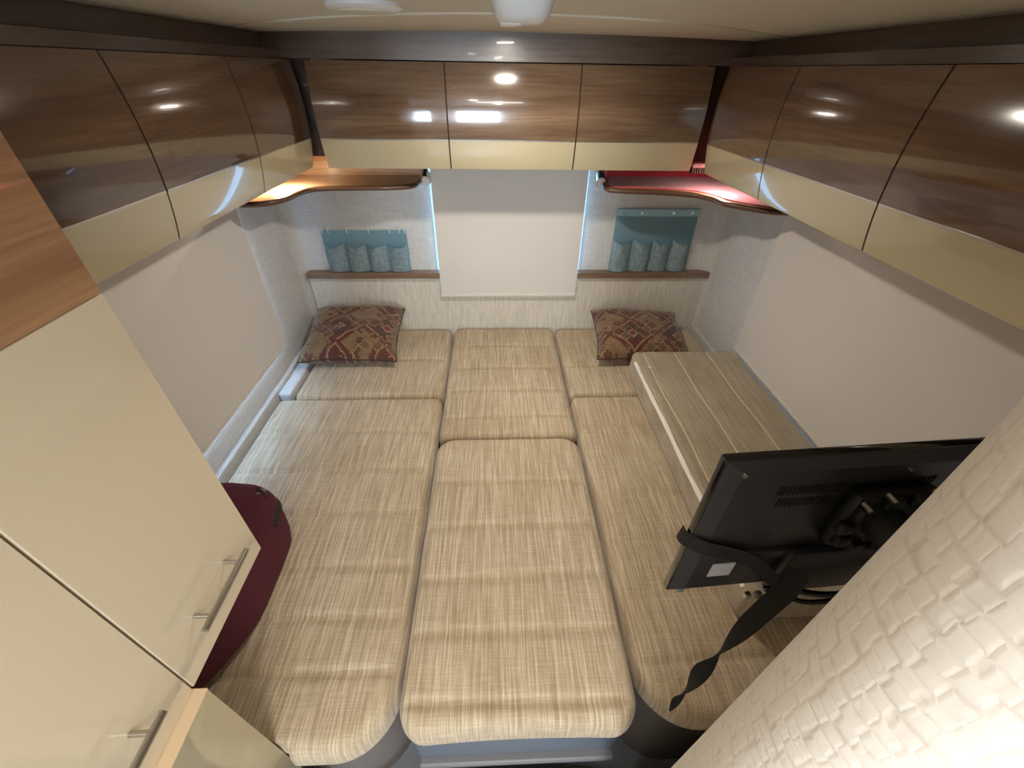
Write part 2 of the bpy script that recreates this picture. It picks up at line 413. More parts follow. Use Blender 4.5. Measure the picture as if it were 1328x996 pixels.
cabinet('R', [-.05, .44, .911, 1.38, 1.80], 'glossy walnut and cream cabinet on the wall above the television and raised cushion', (.838+.019, XR, -.05, 1.80, H-.318, H+.018), M['door_y'])

# soffit boards between cabinets and ceiling, with a dark reveal above the doors
def soffit(name, a, m, b):
    o = structure(name, box(B(), *a), m); return o
structure('trim_7', box(B(), -.80, .93, 1.858, 2.165, H+.022, H+.12), M['soffit'])
structure('trim_8', box(B(), XL, -.79, -.6, 1.90, H+.048, H+.12), M['soffit_y'])
structure('trim_9', box(B(), XL, -.735, -.6, 1.90, H+.020, H+.044), M['soffit_y'])
structure('trim_10', box(B(), .925, XR, -.6, 1.90, H+.048, H+.12), M['soffit_y'])
structure('trim_11', box(B(), .85, XR, -.6, 1.90, H+.020, H+.044), M['soffit_y'])
# dark corner fillers between the cabinets
structure('trim_12', box(B(), -.79, -.655, 1.895, 1.915, H-.285, H+.05), M['darkwood'])
structure('trim_13', box(B(), .797, .90, 1.895, 1.915, H-.292, H+.05), M['darkwood'])

# ------------------------------------------------------------ corner shelves
ZS = H-.40
Lp = [(-.97, 1.648), (-.893, 1.651), (-.843, 1.672), (-.80, 1.74), (-.788, 1.82), (-.765, 1.885), (-.70, 1.918), (-.557, 1.93), (-.45, 1.937), (-.36, 1.965), (-.34, 2.03), (-.335, 2.12)]
Rp = [(1.12, 1.57), (1.037, 1.583), (.965, 1.635), (.905, 1.70), (.885, 1.77), (.834, 1.84), (.74, 1.875), (.653, 1.892), (.55, 1.905), (.49, 1.93), (.49, 2.01), (.515, 2.06), (.52, 2.12)]
def shelf(pl, xw, label, ext):
    c = [(v.x, v.y) for v in cr([(a, b, 0) for a, b in pl], 5)]
    poly = [(xw, c[0][1])]+c+[(c[-1][0], YB-.002), (xw, YB-.002)]
    rt = root('corner_shelf', ((xw*.6+c[-1][0]*.4), 2.0, ZS-.018), label, 'shelf', 'corner shelves under the cabinets'); xw = xw+(.036 if xw < 0 else -.036)
    obj('board', prism(B(), poly, ZS-.016, ZS), M['shelfwood'], rt)
    bm = B(); tube(bm, [(xw+(.004 if xw < 0 else -.004), c[0][1], ZS-.009)]+[(a, b, ZS-.009) for a, b in c], .0105, 8)
    obj('edge_lip', bm, M['lip'], rt, True)
    x0, x1 = sorted((xw+(0.003 if xw < 0 else -.003), c[-1][0]))
    obj('back_panel', box(B(), x0, x1, YB-.012, YB-.002, ZS, H-.32), M['shelfwood'], rt)
    xs0, xs1 = (xw+.002, xw+.012) if xw < 0 else (xw-.012, xw-.002)
    obj('side_panel', box(B(), xs0, xs1, c[0][1]+.02, YB-.012, ZS, H-.32), M['shelfwood'], rt)
    return rt, c
sl, cL = shelf(Lp, XL, 'light oak corner shelf with curved front edge, lit from above, bare top', 1)
sr, cR = shelf(Rp, XR, 'curved corner shelf covered with a red cloth', 1)
# red cloth on the right shelf, running up its back
ins = [(a+(.014 if a > .5 else .02), b+.016) for a, b in cR[3:-4]]
bm = prism(B(), [(XR-.014, ins[0][1])]+ins+[(ins[-1][0], YB-.014), (XR-.014, YB-.014)], ZS+.0005, ZS+.004)
box(bm, ins[-1][0], XR-.014, YB-.018, YB-.0135, ZS+.004, H-.325)
tag(obj('shelf_cloth', bm, M['red']), 'red cloth lining the corner shelf beneath the glossy cabinet', 'cloth')

# small puck lights under the cabinet corners
def puck(x, y, e, label, col=WARM):
    rt = root('shelf_light', (x, y, H-.322), label, 'lamp', 'lights over the corner shelves')
    obj('housing', lathe(B(), [(.03, H-.320), (.03, H-.330), (.024, H-.332)], x, y, 24), M['white'], rt, True, sharp=40)
    obj('lens', lathe(B(), [(.022, H-.332), (.022, H-.334)], x, y, 24), M['lens'], rt)
    l = bpy.data.lights.new('shelf_light_glow', 'AREA'); l.shape = 'DISK'; l.size = .04; l.energy = e; l.color = col
    o = bpy.data.objects.new('shelf_light_glow', l); C.objects.link(o); o.location = (x, y, H-.337)
puck(-.85, 1.85, 2.4, 'small round light under the cabinet over the bare oak corner shelf')
puck(.93, 1.80, .9, 'small round light under the cabinet over the red cloth', (1.0, .92, .85))
# vent in the corner beside the red cloth
rt = root('corner_vent', (.848, 1.89, H-.332), 'small white and grey slatted fitting in the corner above the red cloth', 'vent')
obj('cap', box(B(), .818, .884, 1.875, 1.893, H-.312, H-.296, .003), M['white'], rt)
obj('back_plate', box(B(), .816, .882, 1.886, 1.893, H-.334, H-.312), M['black'], rt)
for k in range(6): obj('slat', box(B(), .820+k*.0105, .825+k*.0105, 1.878, 1.888, H-.334, H-.312), M['greyp'], rt)

# chrome reading spotlights at the top corners of the back blind
def spot(x, label, s):
    rt = root('reading_spotlight', (x, 2.11, H-.385), label, 'lamp', 'reading spotlights beside the back blind')
    obj('mount', cyl(B(), (x, 2.163, H-.385), (x, 2.115, H-.385), .016), M['chrome'], rt, True, sharp=40)
    a = Vector((x, 2.12, H-.385)); d = Vector((s*.25, -.8, -.35)).normalized()
    sh = obj('lamp_head', cyl(B(), a-d*.005, a+d*.055, .021, .024), M['chrome'], rt, True, sharp=40)
    obj('lens', cyl(B(), a+d*.0555, a+d*.058, .019), M['white'], rt)
spot(-.315, 'chrome reading spotlight at the blind corner beside the bare oak shelf', .25)
spot(.495, 'chrome reading spotlight at the blind corner beside the red cloth shelf', -.1)

# ------------------------------------------------------------ ceiling fittings
rt = root('ceiling_lamp', (.045, .86, zc(.045)), 'white domed plastic fitting hanging from the ceiling at the centre', 'lamp')
bm = B(); n = 40
rings = []
for rx, ry, z in [(.050, .060, 0), (.050, .060, -.012), (.047, .057, -.026), (.041, .051, -.038), (.033, .043, -.044)]:
    rings.append([bm.verts.new((.045+rx*(abs(math.cos(a))**.7)*math.copysign(1, math.cos(a)), .86+ry*(abs(math.sin(a))**.7)*math.copysign(1, math.sin(a)), zc(.045)+z)) for a in [2*PI*i/n for i in range(n)]])
for a, b in zip(rings, rings[1:]):
    for i in range(n): bm.faces.new((a[i], a[(i+1) % n], b[(i+1) % n], b[i]))
bm.faces.new(rings[0]); bm.faces.new(rings[-1])
obj('cover', bm, M['white'], rt, True, sharp=50)
obj('switch', box(B(), .012, .046, .862, .905, zc(.045)-.0455, zc(.045)-.040, .002), M['white'], rt)
rt = root('ceiling_vent', (-.255, 1.12, zc(-.25)), 'flat round white ceiling disc between the domed fitting and the wall cabinet', 'vent')
bm = lathe(B(), [(.075, zc(-.25)+.004), (.075, zc(-.25)-.006), (.066, zc(-.25)-.011), (.03, zc(-.25)-.010)], -.255, 1.12, 40)
obj('ring', bm, M['white'], rt, True, sharp=40)
obj('centre_plate', lathe(B(), [(.052, zc(-.25)-.010), (.048, zc(-.25)-.014)], -.255, 1.12, 40), M['ceil'], rt, True, sharp=40)
for i, (x, yy, e, lb) in enumerate(LAMPS):
    z = zc(x)
    rt = root('ceiling_downlight', (x, yy, z), lb, 'lamp', 'ceiling downlights')
    obj('bezel', lathe(B(), [(.036, z+.003), (.036, z-.003), (.029, z-.005)], x, yy, 28), M['chrome'], rt, True, sharp=40)
    obj('lens', lathe(B(), [(.027, z-.004), (.027, z-.006)], x, yy, 28), M['lens'], rt)
    l = bpy.data.lights.new('downlight_glow', 'AREA'); l.shape = 'DISK'; l.size = .07; l.energy = e; l.color = (1.0, .92, .80)
    o = bpy.data.objects.new('downlight_glow', l); C.objects.link(o); o.location = (x, yy, z-.009)

# ------------------------------------------------------------ benches, table under the bed
ZB = H-1.2                     # top of the cushions
def base_bench(x0, x1, y0, y1, r0, r1, label):
    rt = root('storage_bench', ((x0+x1)/2, (y0+y1)/2, 0), label, 'bench', 'storage benches under the cushions')
    def pl(i):
        a = x0+i; b = x1-i; c = y0+i; out = [(a, y1), (b, y1)]
        for k in range(9): t = PI/2*k/8; out.append((b-r1+r1*math.cos(t), c+r1-r1*math.sin(t)))
        for k in range(9): t = PI/2*k/8; out.append((a+r0-r0*math.sin(t), c+r0-r0*math.cos(t)))
        return out
    obj('bench_body', prism(B(), pl(.03), 0, ZB-.126), M['bench'], rt, True, sharp=30)
    obj('top_board', prism(B(), pl(.004), ZB-.126, ZB-.104), M['trim'], rt, True, sharp=30)
base_bench(-.99, -.255, .285, 2.13, .02, .16, 'bench base under the long cushions next to the wardrobe')
base_bench(.345, 1.145, .30, 2.13, .16, .02, 'bench base under the cushions beneath the television')
rt = root('folding_table', (.045, .8, 0), 'lowered table carrying the cushions in the middle of the bed', 'table')
obj('table_top', box(B(), -.235, .33, .33, 2.1, ZB-.126, ZB-.104, .008), M['trim'], rt)
obj('table_leg', cyl(B(), (.045, .9, 0), (.045, .9, ZB-.126), .05), M['steel'], rt, True, sharp=40)
obj('table_foot', lathe(B(), [(.2, 0), (.2, .012), (.06, .03)], .045, .9, 40), M['steel'], rt, True, sharp=40)
obj('front_panel', box(B(), -.225, .318, .305, .317, H-1.53, ZB-.128, .004), M['apron'], rt)
obj('front_rail', box(B(), -.225, .318, .285, .317, H-1.56, H-1.532, .006), M['steelgrey'], rt)
# raised step on the floor in front of the table
bm = B()
pl = [(-.30, .62)]+[(v.x, v.y) for v in cr([(-.25, .32, 0), (-.1, .355, 0), (.1, .36, 0), (.3, .335, 0), (.42, .28, 0)], 6)]+[(.42, .62)]
pl2 = [(-.26, .50)] + [(-.26, .20), (.40, .20), (.40, .50)]
tag(obj('floor_step', prism(B(), [(-.42, .02), (.50, .02), (.50, .15)]+[(v.x, v.y) for v in cr([(.44, .22, 0), (.30, .275, 0), (.08, .295, 0), (-.12, .285, 0), (-.30, .22, 0)], 6)]+[(-.42, .15)], 0, .12), M['floor']), 'grey blue curved floor step in front of the bed', 'step')

def cushion(name, x0, x1, y0, y1, z0, z1, rad=(.05,)*4, seams=(), along='y', re=.032, label='', crown=.006, warp=None, mat_=None, cat='cushion', group='bench cushions making up the bed', gd=.0095, tag_it=True):
    """rounded box cushion: rad = corner radii (x0y0, x1y0, x1y1, x0y1); seams = quilting positions (Y or X)"""
    cx, cy = (x0+x1)/2, (y0+y1)/2; st = .011
    nx, ny = int((x1-x0)/st), int((y1-y0)/st)
    def clampc(x, yy, ins=0.0):
        for (ax, ay, sx, sy, rr) in ((x0, y0, 1, 1, rad[0]), (x1, y0, -1, 1, rad[1]), (x1, y1, -1, -1, rad[2]), (x0, y1, 1, -1, rad[3])):
            ccx, ccy = ax+sx*rr, ay+sy*rr
            dx, dy = x-ccx, yy-ccy
            if dx*sx < 0 and dy*sy < 0:
                # square-to-disc map of this corner keeps cells well shaped
                u, v = abs(dx)/rr, abs(dy)/rr
                mx = max(u, v); L = math.hypot(u, v)
                if L > 1e-9: kf = mx/L; dx *= kf; dy *= kf
                d = rr-math.hypot(dx, dy)
                return ccx+dx, ccy+dy, d
        return x, yy, min(x-x0, x1-x, yy-y0, y1-yy)
    # corner-concentric mapping leaves a crease line; blend heights by distance to outline
    bm = B(); rows = []
    seamz = H*0
    for j in range(ny+1):
        row = []
        for i in range(nx+1):
            # denser sampling near the edges
            def ease(k, n, a, b):
                L = b-a; t = k/n; e = .5-.5*math.cos(PI*t); return a+L*(.55*t+.45*e)
            X, Y, d = clampc(ease(i, nx, x0, x1), ease(j, ny, y0, y1))
            dd = max(0, min(1, d/re))
            z = z1 - re*(1-math.sqrt(max(0, 1-(1-dd)**2)))
            z += crown*math.sin(PI*min(1, max(0, (X-x0)/(x1-x0))))*math.sin(PI*min(1, max(0, (Y-y0)/(y1-y0))))
            for sv in seams:
                if along == 'y': q = Y-sv-.004*math.sin(X*5+sv*9)
                else: q = X-sv-.003*math.sin(Y*5+sv*9)
                z -= gd*math.exp(-(q/.009)**2)*min(1, dd*1.3) - .0*abs(q)
            z += .0016*noise.noise(Vector((X*9, Y*9, z1*3)))+.0008*noise.noise(Vector((X*30, Y*30, 2)))
            if warp: X, Y = warp(X, Y)
            row.append(bm.verts.new((X, Y, z)))
        rows.append(row)
    for j in range(ny):
        for i in range(nx): bm.faces.new((rows[j][i], rows[j][i+1], rows[j+1][i+1], rows[j+1][i]))
    loop = rows[0][:]+[rw[-1] for rw in rows[1:]]+rows[-1][-2::-1]+[rw[0] for rw in rows[-2:0:-1]]
    prev = loop
    mx, my = cx, cy
    for f, ins in ((.30, -.002), (.55, -.003), (.80, -.0015), (.94, .004), (1.0, .018)):
        zz = (z1-re)*(1-f)+z0*f
        ring = []
        for v in loop:
            dx, dy = v.co.x-mx, v.co.y-my; L = math.hypot(dx, dy)
            # push along the box normal approximately
            nxm = dx/(x1-x0)*2; nym = dy/(y1-y0)*2; q = math.hypot(nxm**5, nym**5) or 1
            ring.append(bm.verts.new((v.co.x-ins*abs(nxm)**5/q*(1 if dx > 0 else -1), v.co.y-ins*abs(nym)**5/q*(1 if dy > 0 else -1), zz)))
        for a in range(len(loop)):
            b = (a+1) % len(loop)
            bm.faces.new((prev[a], prev[b], ring[b], ring[a]))
        prev = ring
    bm.faces.new(prev)
    o = obj(name, bm, mat_ or M['fabric'], None, True, sharp=75)
    if tag_it: tag(o, label, cat, group)
    return o
Z0 = ZB-.102
cushion('bench_cushion', -.985, -.251, .252, 1.500, Z0, ZB, (.06, .135, .03, .03), (.401, .534, .685, .876, 1.063, 1.269), label='long quilted beige cushion next to the wardrobe, with the maroon bag on it',
        warp=lambda X, Y: (X, Y if X > -.47 else max(Y, .275)))
cushion('bench_cushion', -.93, -.250, 1.508, 2.128, Z0, ZB-.002, (.03, .03, .045, .045), (1.80,), label='quilted beige cushion in the bed corner under the patterned pillow beside the bare oak shelf')
def wf(X, Y):
    k = max(0, 1-(Y-.262)/.05)
    return X, Y+.012*k*k*max(0, 1-((X-.045)/.24)**2)
cushion('bench_cushion', -.240, .331, .276, 1.222, Z0+.006, ZB+.010, (.065, .065, .075, .075), (.330, .486, .634, .802, .987), label='front centre quilted beige cushion, nearest the camera, with rounded free corners', warp=wf)
cushion('bench_cushion', -.240, .333, 1.230, 2.128, Z0, ZB+.003, (.035, .035, .05, .05), (1.353, 1.532, 1.715, 1.93), label='back centre quilted beige cushion under the window blind')
cushion('bench_cushion', .343, 1.145, .286, 1.500, Z0, ZB-.002, (.15, .05, .03, .03), (.405, .574, .747, .93, 1.125, 1.294), label='long quilted beige cushion carrying the raised cushion, beneath the television')
cushion('bench_cushion', .343, 1.145, 1.508, 2.128, Z0, ZB-.003, (.03, .03, .045, .045), (1.742,), label='quilted beige cushion in the bed corner beneath the patterned pillow and red-clothed shelf')
bc = cushion('raised_cushion', .645, 1.135, .492, 1.655, ZB+.005, ZB+.138, (.03, .03, .03, .03), (.692, .840, .998), along='x', re=.016, label='thick beige seat cushion lying raised on the bed behind the television', mat_=M['fabric_b'], crown=.003, group='', cat='cushion', gd=.006)
# white zip tape along its edge
pts = cr([(.6465, 1.585, ZB+.1225), (.6448, 1.35, ZB+.1215), (.6452, 1.15, ZB+.124), (.6445, .95, ZB+.1205), (.6450, .78, ZB+.1235), (.645, .6, ZB+.121), (.646, .53, ZB+.1215)], 8)
bm = B(); pr = None
for i, q in enumerate(pts):
    wd = .0068+.0012*math.sin(i*.9)
    vs_ = [bm.verts.new(q+Vector((-.0055, 0, -wd))), bm.verts.new(q+Vector((.0025, 0, wd))), bm.verts.new(q+Vector((.006, 0, wd-.002))), bm.verts.new(q+Vector((.001, 0, -wd-.001)))]
    if pr:
        for k in range(4): bm.faces.new((pr[k], pr[(k+1) % 4], vs_[(k+1) % 4], vs_[k]))
    else: bm.faces.new(vs_)
    pr = vs_
bm.faces.new(pr)
obj('zip_tape', bm, M['whitetape'], bc)
bm = B(); cyl(bm, (.690, 1.512, ZB+.139), (.690, 1.512, ZB+.1415), .0085, n=14)
obj('button', bm, M['white'], bc, True, sharp=40)
for sx_ in (.692, .842, .998):
    obj('lit_seam_ridge', tube(B(), [(sx_+.003*math.sin(k*.5), .515+k*.0373, ZB+.1362+.0025*math.sin(PI*k/30)) for k in range(31)], .0036, 8), M['ridge_lit'], bc, True)  # raised seams, pale colour stands for their lit side
# ------------------------------------------------------------ patterned pillows
def pillow(loc, rot, size, th, m, label, seed):
    rt = root('patterned_pillow', loc, label, 'pillow', 'patterned pillows at the head of the bed')
    rt.rotation_euler = rot
    n = 40; bm = B(); sx, sy = size
    def pt(u, v, s):
        # pinched corners: edges bow inwards
        a = abs(u); b = abs(v)
        x = u*sx/2*(1-.07*(1-b*b)*a**3); yv = v*sy/2*(1-.07*(1-a*a)*b**3)
        hgt = th/2*((1-u**4)*(1-v**4))**.55
        hgt *= 1+.10*noise.noise(Vector((u*1.7+seed, v*1.7, s)))
        w = .006*noise.noise(Vector((u*4+seed, v*4, 3)))*(1-max(a, b)**6)
        z = s*hgt+w+.012*noise.noise(Vector((u*1.2, v*1.2, seed+5)))
        return Vector((x, yv, z+th/2))
    g = {}
    for s in (1, -1):
        for i in range(n+1):
            for j in range(n+1):
                u, v = math.sin(PI/2*(2*i/n-1)), math.sin(PI/2*(2*j/n-1))
                ed = i in (0, n) or j in (0, n)
                if s == -1 and ed: g[s, i, j] = g[1, i, j]
                else: g[s, i, j] = bm.verts.new(pt(u, v, s))
        for i in range(n):
            for j in range(n): bm.faces.new((g[s, i, j], g[s, i+1, j], g[s, i+1, j+1], g[s, i, j+1]))
    border = [g[1, i, 0].co.copy() for i in range(n)]+[g[1, n, j].co.copy() for j in range(n)]+[g[1, i, n].co.copy() for i in range(n, 0, -1)]+[g[1, 0, j].co.copy() for j in range(n, 0, -1)]
    o = obj('pillow_cover', bm, m, rt, True, local=True)
    bm = B(); tube(bm, border+[border[0]], .0035, 6)
    obj('piping', bm, mat('pillow piping', (70, 48, 42), .9), rt, True, local=True)
    return rt
pillow((-.735, 1.925, ZB+.012), (R(12), R(1), R(2)), (.47, .40), .165, M['kilim'], 'burgundy and tan patterned pillow lying flat next to the wardrobe-side wall', 1)
pillow((.755, 1.905, ZB+.010), (R(10), R(-1), R(-5)), (.46, .39), .15, M['kilim2'], 'faded red patterned pillow partly behind the raised cushion', 4)

# ------------------------------------------------------------ blue pocket organisers
def organiser(x0, x1, zt, zb, y, fold, npk, label, seed, pins):
    rt = root('pocket_organiser', ((x0+x1)/2, y, H+zb), label, 'organiser', 'blue pocket organisers on the back wall')
    bm = B(); n = 24; G = []
    for j in range(13):
        v = j/12; row = []
        for i in range(n+1):
            u = i/n
            row.append(bm.verts.new((x0+(x1-x0)*u, y-.004-.005*noise.noise(Vector((u*5+seed, v*3, 1)))-.004*v, H+zb+(zt-zb)*(1-v))))
        G.append(row)
    for j in range(12):
        for i in range(n): bm.faces.new((G[j][i], G[j][i+1], G[j+1][i+1], G[j+1][i]))
    ret = bmesh.ops.solidify(bm, geom=bm.faces[:], thickness=.002)
    obj('backing', bm, M['blue'], rt, True, sharp=60)
    if fold:
        obj('top_hem', box(B(), x0, x1, y-.011, y-.005, H+zt-.034, H+zt, .002), M['blue'], rt)
    pw = (x1-x0)/npk; ht = (.155 if fold else .135)
    for k in range(npk):
        bm = B(); a = x0+pw*k+.004; b = x0+pw*(k+1)-.004; nn = 14; G = []
        for j in range(11):
            v = j/10; row = []
            for i in range(nn+1):
                u = i/nn; top = H+zb+ht+(.016*abs(2*u-1)**2 - .008)+.003*math.sin(9*u+k)
                bul = math.sin(PI*u)**.7*(.026*(1-.3*v)+.006)
                lean = (.010 if k % 2 else -.008)*(1-v)
                row.append(bm.verts.new((a+(b-a)*u+lean*math.sin(PI*u), y-.009-bul-.006*noise.noise(Vector((u*3+k*3+seed, v*4, 2))), (H+zb+.001)*v+top*(1-v))))
            G.append(row)
        for j in range(10):
            for i in range(nn): bm.faces.new((G[j][i], G[j][i+1], G[j+1][i+1], G[j+1][i]))
        bmesh.ops.solidify(bm, geom=bm.faces[:], thickness=.0018)
        obj('pocket', bm, M['lace'], rt, True, sharp=60)
    for px in pins:
        bm = B()
        if fold: cyl(bm, (px, y-.011, H+zt-.017), (px, y-.015, H+zt-.017), .0075, n=14)
        else: tube(bm, [(px, y-.002, H+zt+.010), (px, y-.012, H+zt+.012), (px, y-.014, H+zt-.002), (px, y-.010, H+zt-.012)], .0028, 6)
        obj('stud' if fold else 'hook', bm, M['chrome'] if fold else M['white'], rt, True, sharp=50)
YW = YB
organiser(-.872, -.447, -.652, -.860, YW-.008, False, 4, 'short blue pocket organiser hanging from white hooks beneath the bare oak shelf', 1, [-.862, -.832, -.74, -.633, -.53, -.48, -.455])
organiser(.611, 1.030, -.544, -.860, YW-.008, True, 4, 'tall blue pocket organiser fixed with studs beneath the red-clothed shelf', 7, [.645, .735, .895, .99])

# ------------------------------------------------------------ wardrobe and low cabinet
ZD = H-.845; ZM = H-.243; ZT = H+.09
rt = root('wardrobe', (-.77, .1, ZD), 'tall wardrobe with oak top and cream doors with steel bar handles', 'wardrobe')
obj('carcass', box(B(), XL+.003, -.539, -.45, .528, ZD+.002, ZT), M['carcass'], rt)
for a, b, hx in ((.2725, .531, (.322, .468)), (.0, .2695, (.062, .213)), (-.45, -.0025, None)):
    d = obj('door', box(B(), -.537, -.52, a, b, ZD, ZM-.0005, .0012, 1), M['cream_lit'], rt)
    obj('wood_panel', box(B(), -.537, -.52, a, b, ZM+.0005, ZT, .0012, 1), M['oak'], d)
    if hx:
        bm = B(); zz = H-.751; cyl(bm, (-.489, hx[0], zz), (-.489, hx[1], zz), .0058, n=20)
        for q in (.165, .835):
            yq = hx[0]+(hx[1]-hx[0])*q; cyl(bm, (-.521, yq, zz), (-.489, yq, zz), .0042, n=14)
        obj('handle', bm, M['steel'], d, True, sharp=40)
rt = root('low_cabinet', (-.75, -.1, 0), 'low glossy cream cabinet with a light wood top edge, under the wardrobe', 'cabinet')
obj('carcass', box(B(), XL+.003, -.510, -.45, .268, 0.0, ZD-.006), M['carcass'], rt)
obj('front_panel', box(B(), -.509, -.497, -.45, .270, 0.02, ZD-.004, .001, 1), M['cream_low'], rt)
obj('top_edge', box(B(), -.56, -.4965, -.45, .2705, ZD-.0038, ZD-.0008, .0006, 1), M['edge'], rt)
obj('end_panel', box(B(), XL+.003, -.51, .2685, .2715, 0.02, ZD-.006), M['cream_low'], rt)

# ------------------------------------------------------------ maroon bag
fp_ = [(-.97, .845), (-.86, .855), (-.775, .85), (-.695, .835), (-.640, .785), (-.630, .71), (-.632, .62), (-.628, .53), (-.650, .45), (-.700, .36), (-.76, .32), (-.88, .32), (-.97, .36), (-.985, .6)]
out = [(v.x, v.y) for v in cr([(a, b, 0) for a, b in fp_], 5, True)]
bm = B(); cx, cy = -.80, .62; hb = .235; rings = []
for s, hz in [(.90, .002), (.97, .02), (1.0, .06), (1.0, .10), (.99, .14), (.98, .17), (.94, .195), (.82, .213), (.55, .228), (.3, .234)]:
    ring = []
    for i, (a, b) in enumerate(out):
        th = i/len(out)*2*PI
        wv = 1+.04*noise.noise(Vector((a*7, b*7, hz*8)))
        tilt = 1-.35*max(0, (.6-b)/.35)*(hz/hb)   # lower towards the near end
        ring.append(bm.verts.new((cx+(a-cx)*s*wv, cy+(b-cy)*s*wv, ZB+.008+hz*tilt+.004*noise.noise(Vector((a*14, b*14, hz*5+2))))))
    rings.append(ring)
for a, b in zip(rings, rings[1:]):
    for i in range(len(out)): bm.faces.new((a[i], a[(i+1) % len(out)], b[(i+1) % len(out)], b[i]))
bm.faces.new(rings[0]); bm.faces.new(rings[-1])
bag = obj('bag', bm, M['bag'], None, True)
tag(bag, 'maroon fabric bag lying on the long cushion under the wardrobe overhang', 'bag')
def raypt(u, v, z): # a point of the bag's top edge
    return Vector((u, v, H+z))
zp = cr([raypt(-.725, .822, -1.008), raypt(-.695, .815, -1.008), raypt(-.660, .790, -1.014), raypt(-.640, .755, -1.024), raypt(-.634, .72, -1.038)], 6)
bm = B(); pv = None
for i, q in enumerate(zp):
    t_ = i/(len(zp)-1); w_ = .009+.019*math.sin(PI*min(1, t_*1.15)); n_ = Vector((.75, .55, .25)).normalized(); d_ = Vector((-.35, -.2, .9)).normalized()
    vv = [bm.verts.new(q+d_*w_+n_*.004), bm.verts.new(q-d_*w_+n_*.006), bm.verts.new(q-d_*w_-n_*.008), bm.verts.new(q+d_*w_-n_*.008)]
    if pv:
        for k in range(4): bm.faces.new((pv[k], pv[(k+1) % 4], vv[(k+1) % 4], vv[k]))
    else: bm.faces.new(vv)
    pv = vv
bm.faces.new(pv)
obj('zip', bm, M['zipcloth'], bag, True, sharp=50)
bm = B(); box(bm, -.712, -.680, .800, .815, H-1.002, H-.990, .003); tube(bm, [(-.710, .80, H-.994), (-.710, .79, H-.984), (-.684, .79, H-.984), (-.684, .80, H-.994)], .0025, 6)
obj('zip_pull', bm, M['zip'], bag, True, sharp=40)

# ------------------------------------------------------------ partition with rounded end and embossed paper
bm = B(); uvl = bm.loops.layers.uv.new('UVMap')
pc, pr_, XE = (.340, .100), .084, XR-.001
pl = [(XE, pc[1]-pr_)]; ln = [0.0]
path = [(XE, pc[1]-pr_)]+[(pc[0]+(XE-pc[0])*(1-k/20), pc[1]-pr_) for k in range(1, 20)]
path += [(pc[0]-pr_*math.sin(PI*k/36), pc[1]-pr_*math.cos(PI*k/36)) for k in range(37)]
path += [(pc[0]+(XE-pc[0])*k/20, pc[1]+pr_) for k in range(1, 21)]
for a, b in zip(path, path[1:]): ln.append(ln[-1]+math.dist(a, b))
zs = [0+k*(H+.10)/24 for k in range(25)]
def lean(zz): k = max(0, (H-.1-zz))/.75; return .0030*k, -.0052*k
G = [[bm.verts.new((a+lean(zz)[0]*(1 if a < .6 else (XE-a)/(XE-.6)), b+lean(zz)[1], zz)) for a, b in path] for zz in zs]
for j in range(24):
    for i in range(len(path)-1):
        f = bm.faces.new((G[j][i], G[j][i+1], G[j+1][i+1], G[j+1][i]))
        for lp, (ii, jj) in zip(f.loops, ((i, j), (i+1, j), (i+1, j+1), (i, j+1))): lp[uvl].uv = (ln[ii], zs[jj])
bm.faces.new(G[0]); bm.faces.new(G[-1])
structure('wall_partition', bm, M['paper'], True, 60)
# black box filling the space between partition and bench
structure('trim_14', box(B(), .36, XR-.02, .185, .225, 0, ZB-.16), M['black'])

# ------------------------------------------------------------ television
TX0, TX1, TY, TZ0, TZ1 = .331, .895, .396, H-.822, H-.446
rt = root('television', (TX0, TY, TZ0), 'black television seen from behind, hanging in front of the raised cushion', 'television')
rt.rotation_euler = (0, 0, R(3.4))
obj('screen', box(B(), TX0+.012, TX1-.012, TY+.019, TY+.022, TZ0+.016, TZ1-.012), M['tvgloss'], rt)
obj('bezel', box(B(), TX0, TX1, TY+.004, TY+.020, TZ0, TZ1, .004), M['tvgloss'], rt, True, sharp=30)
bm = B()   # bevelled back shell
def rect(x0, x1, z0, z1, yy): return [bm.verts.new(q) for q in ((x0, yy, z0), (x1, yy, z0), (x1, yy, z1), (x0, yy, z1))]
a = rect(TX0+.003, TX1-.003, TZ0+.003, TZ1-.003, TY+.004); b = rect(TX0+.026, TX1-.026, TZ0+.022, TZ1-.02, TY-.006)
c_ = rect(TX0+.028, TX1-.028, TZ0+.024, TZ1-.022, TY-.007)
for q0, q1 in ((a, b), (b, c_)):
    for i in range(4): bm.faces.new((q0[i], q0[(i+1) % 4], q1[(i+1) % 4], q1[i]))
bm.faces.new(c_); bm.faces.new(a)
shell = obj('back_shell', bm, M['tvshell'], rt)
obj('electronics_housing', box(B(), TX0+.185, TX1-.06, TY-.026, TY-.006, TZ0+.012, TZ0+.150, .008), M['tvshell'], rt, True, sharp=30)
obj('port_ledge', box(B(), TX0+.095, TX0+.20, TY-.016, TY-.006, TZ0+.128, TZ0+.150, .003), M['tvshell'], rt, True, sharp=30)
for row, (zz, n0, x0_) in enumerate(((TZ1-.075, 34, .432), (TZ1-.105, 30, .440))):
    bm = B()
    for k in range(n0):
        x = x0_+k*.0078
        box(bm, x, x+.0036, TY-.0085, TY-.0065, zz, zz+.020)
    s = obj('vent_slots', bm, M['black'], shell); s['kind'] = 'stuff'
st = obj('sticker', box(B(), TX0+.060, TX0+.103, TY-.0085, TY-.0068, TZ0+.066, TZ0+.108), M['sticker'], rt)
for (x, z) in ((.375+.26, TZ1-.035), (.36, TZ1-.022)):
    obj('screw', cyl(B(), (x, TY-.004, z), (x, TY-.010, z), .004, n=12), M['chrome'], shell, True, sharp=40)
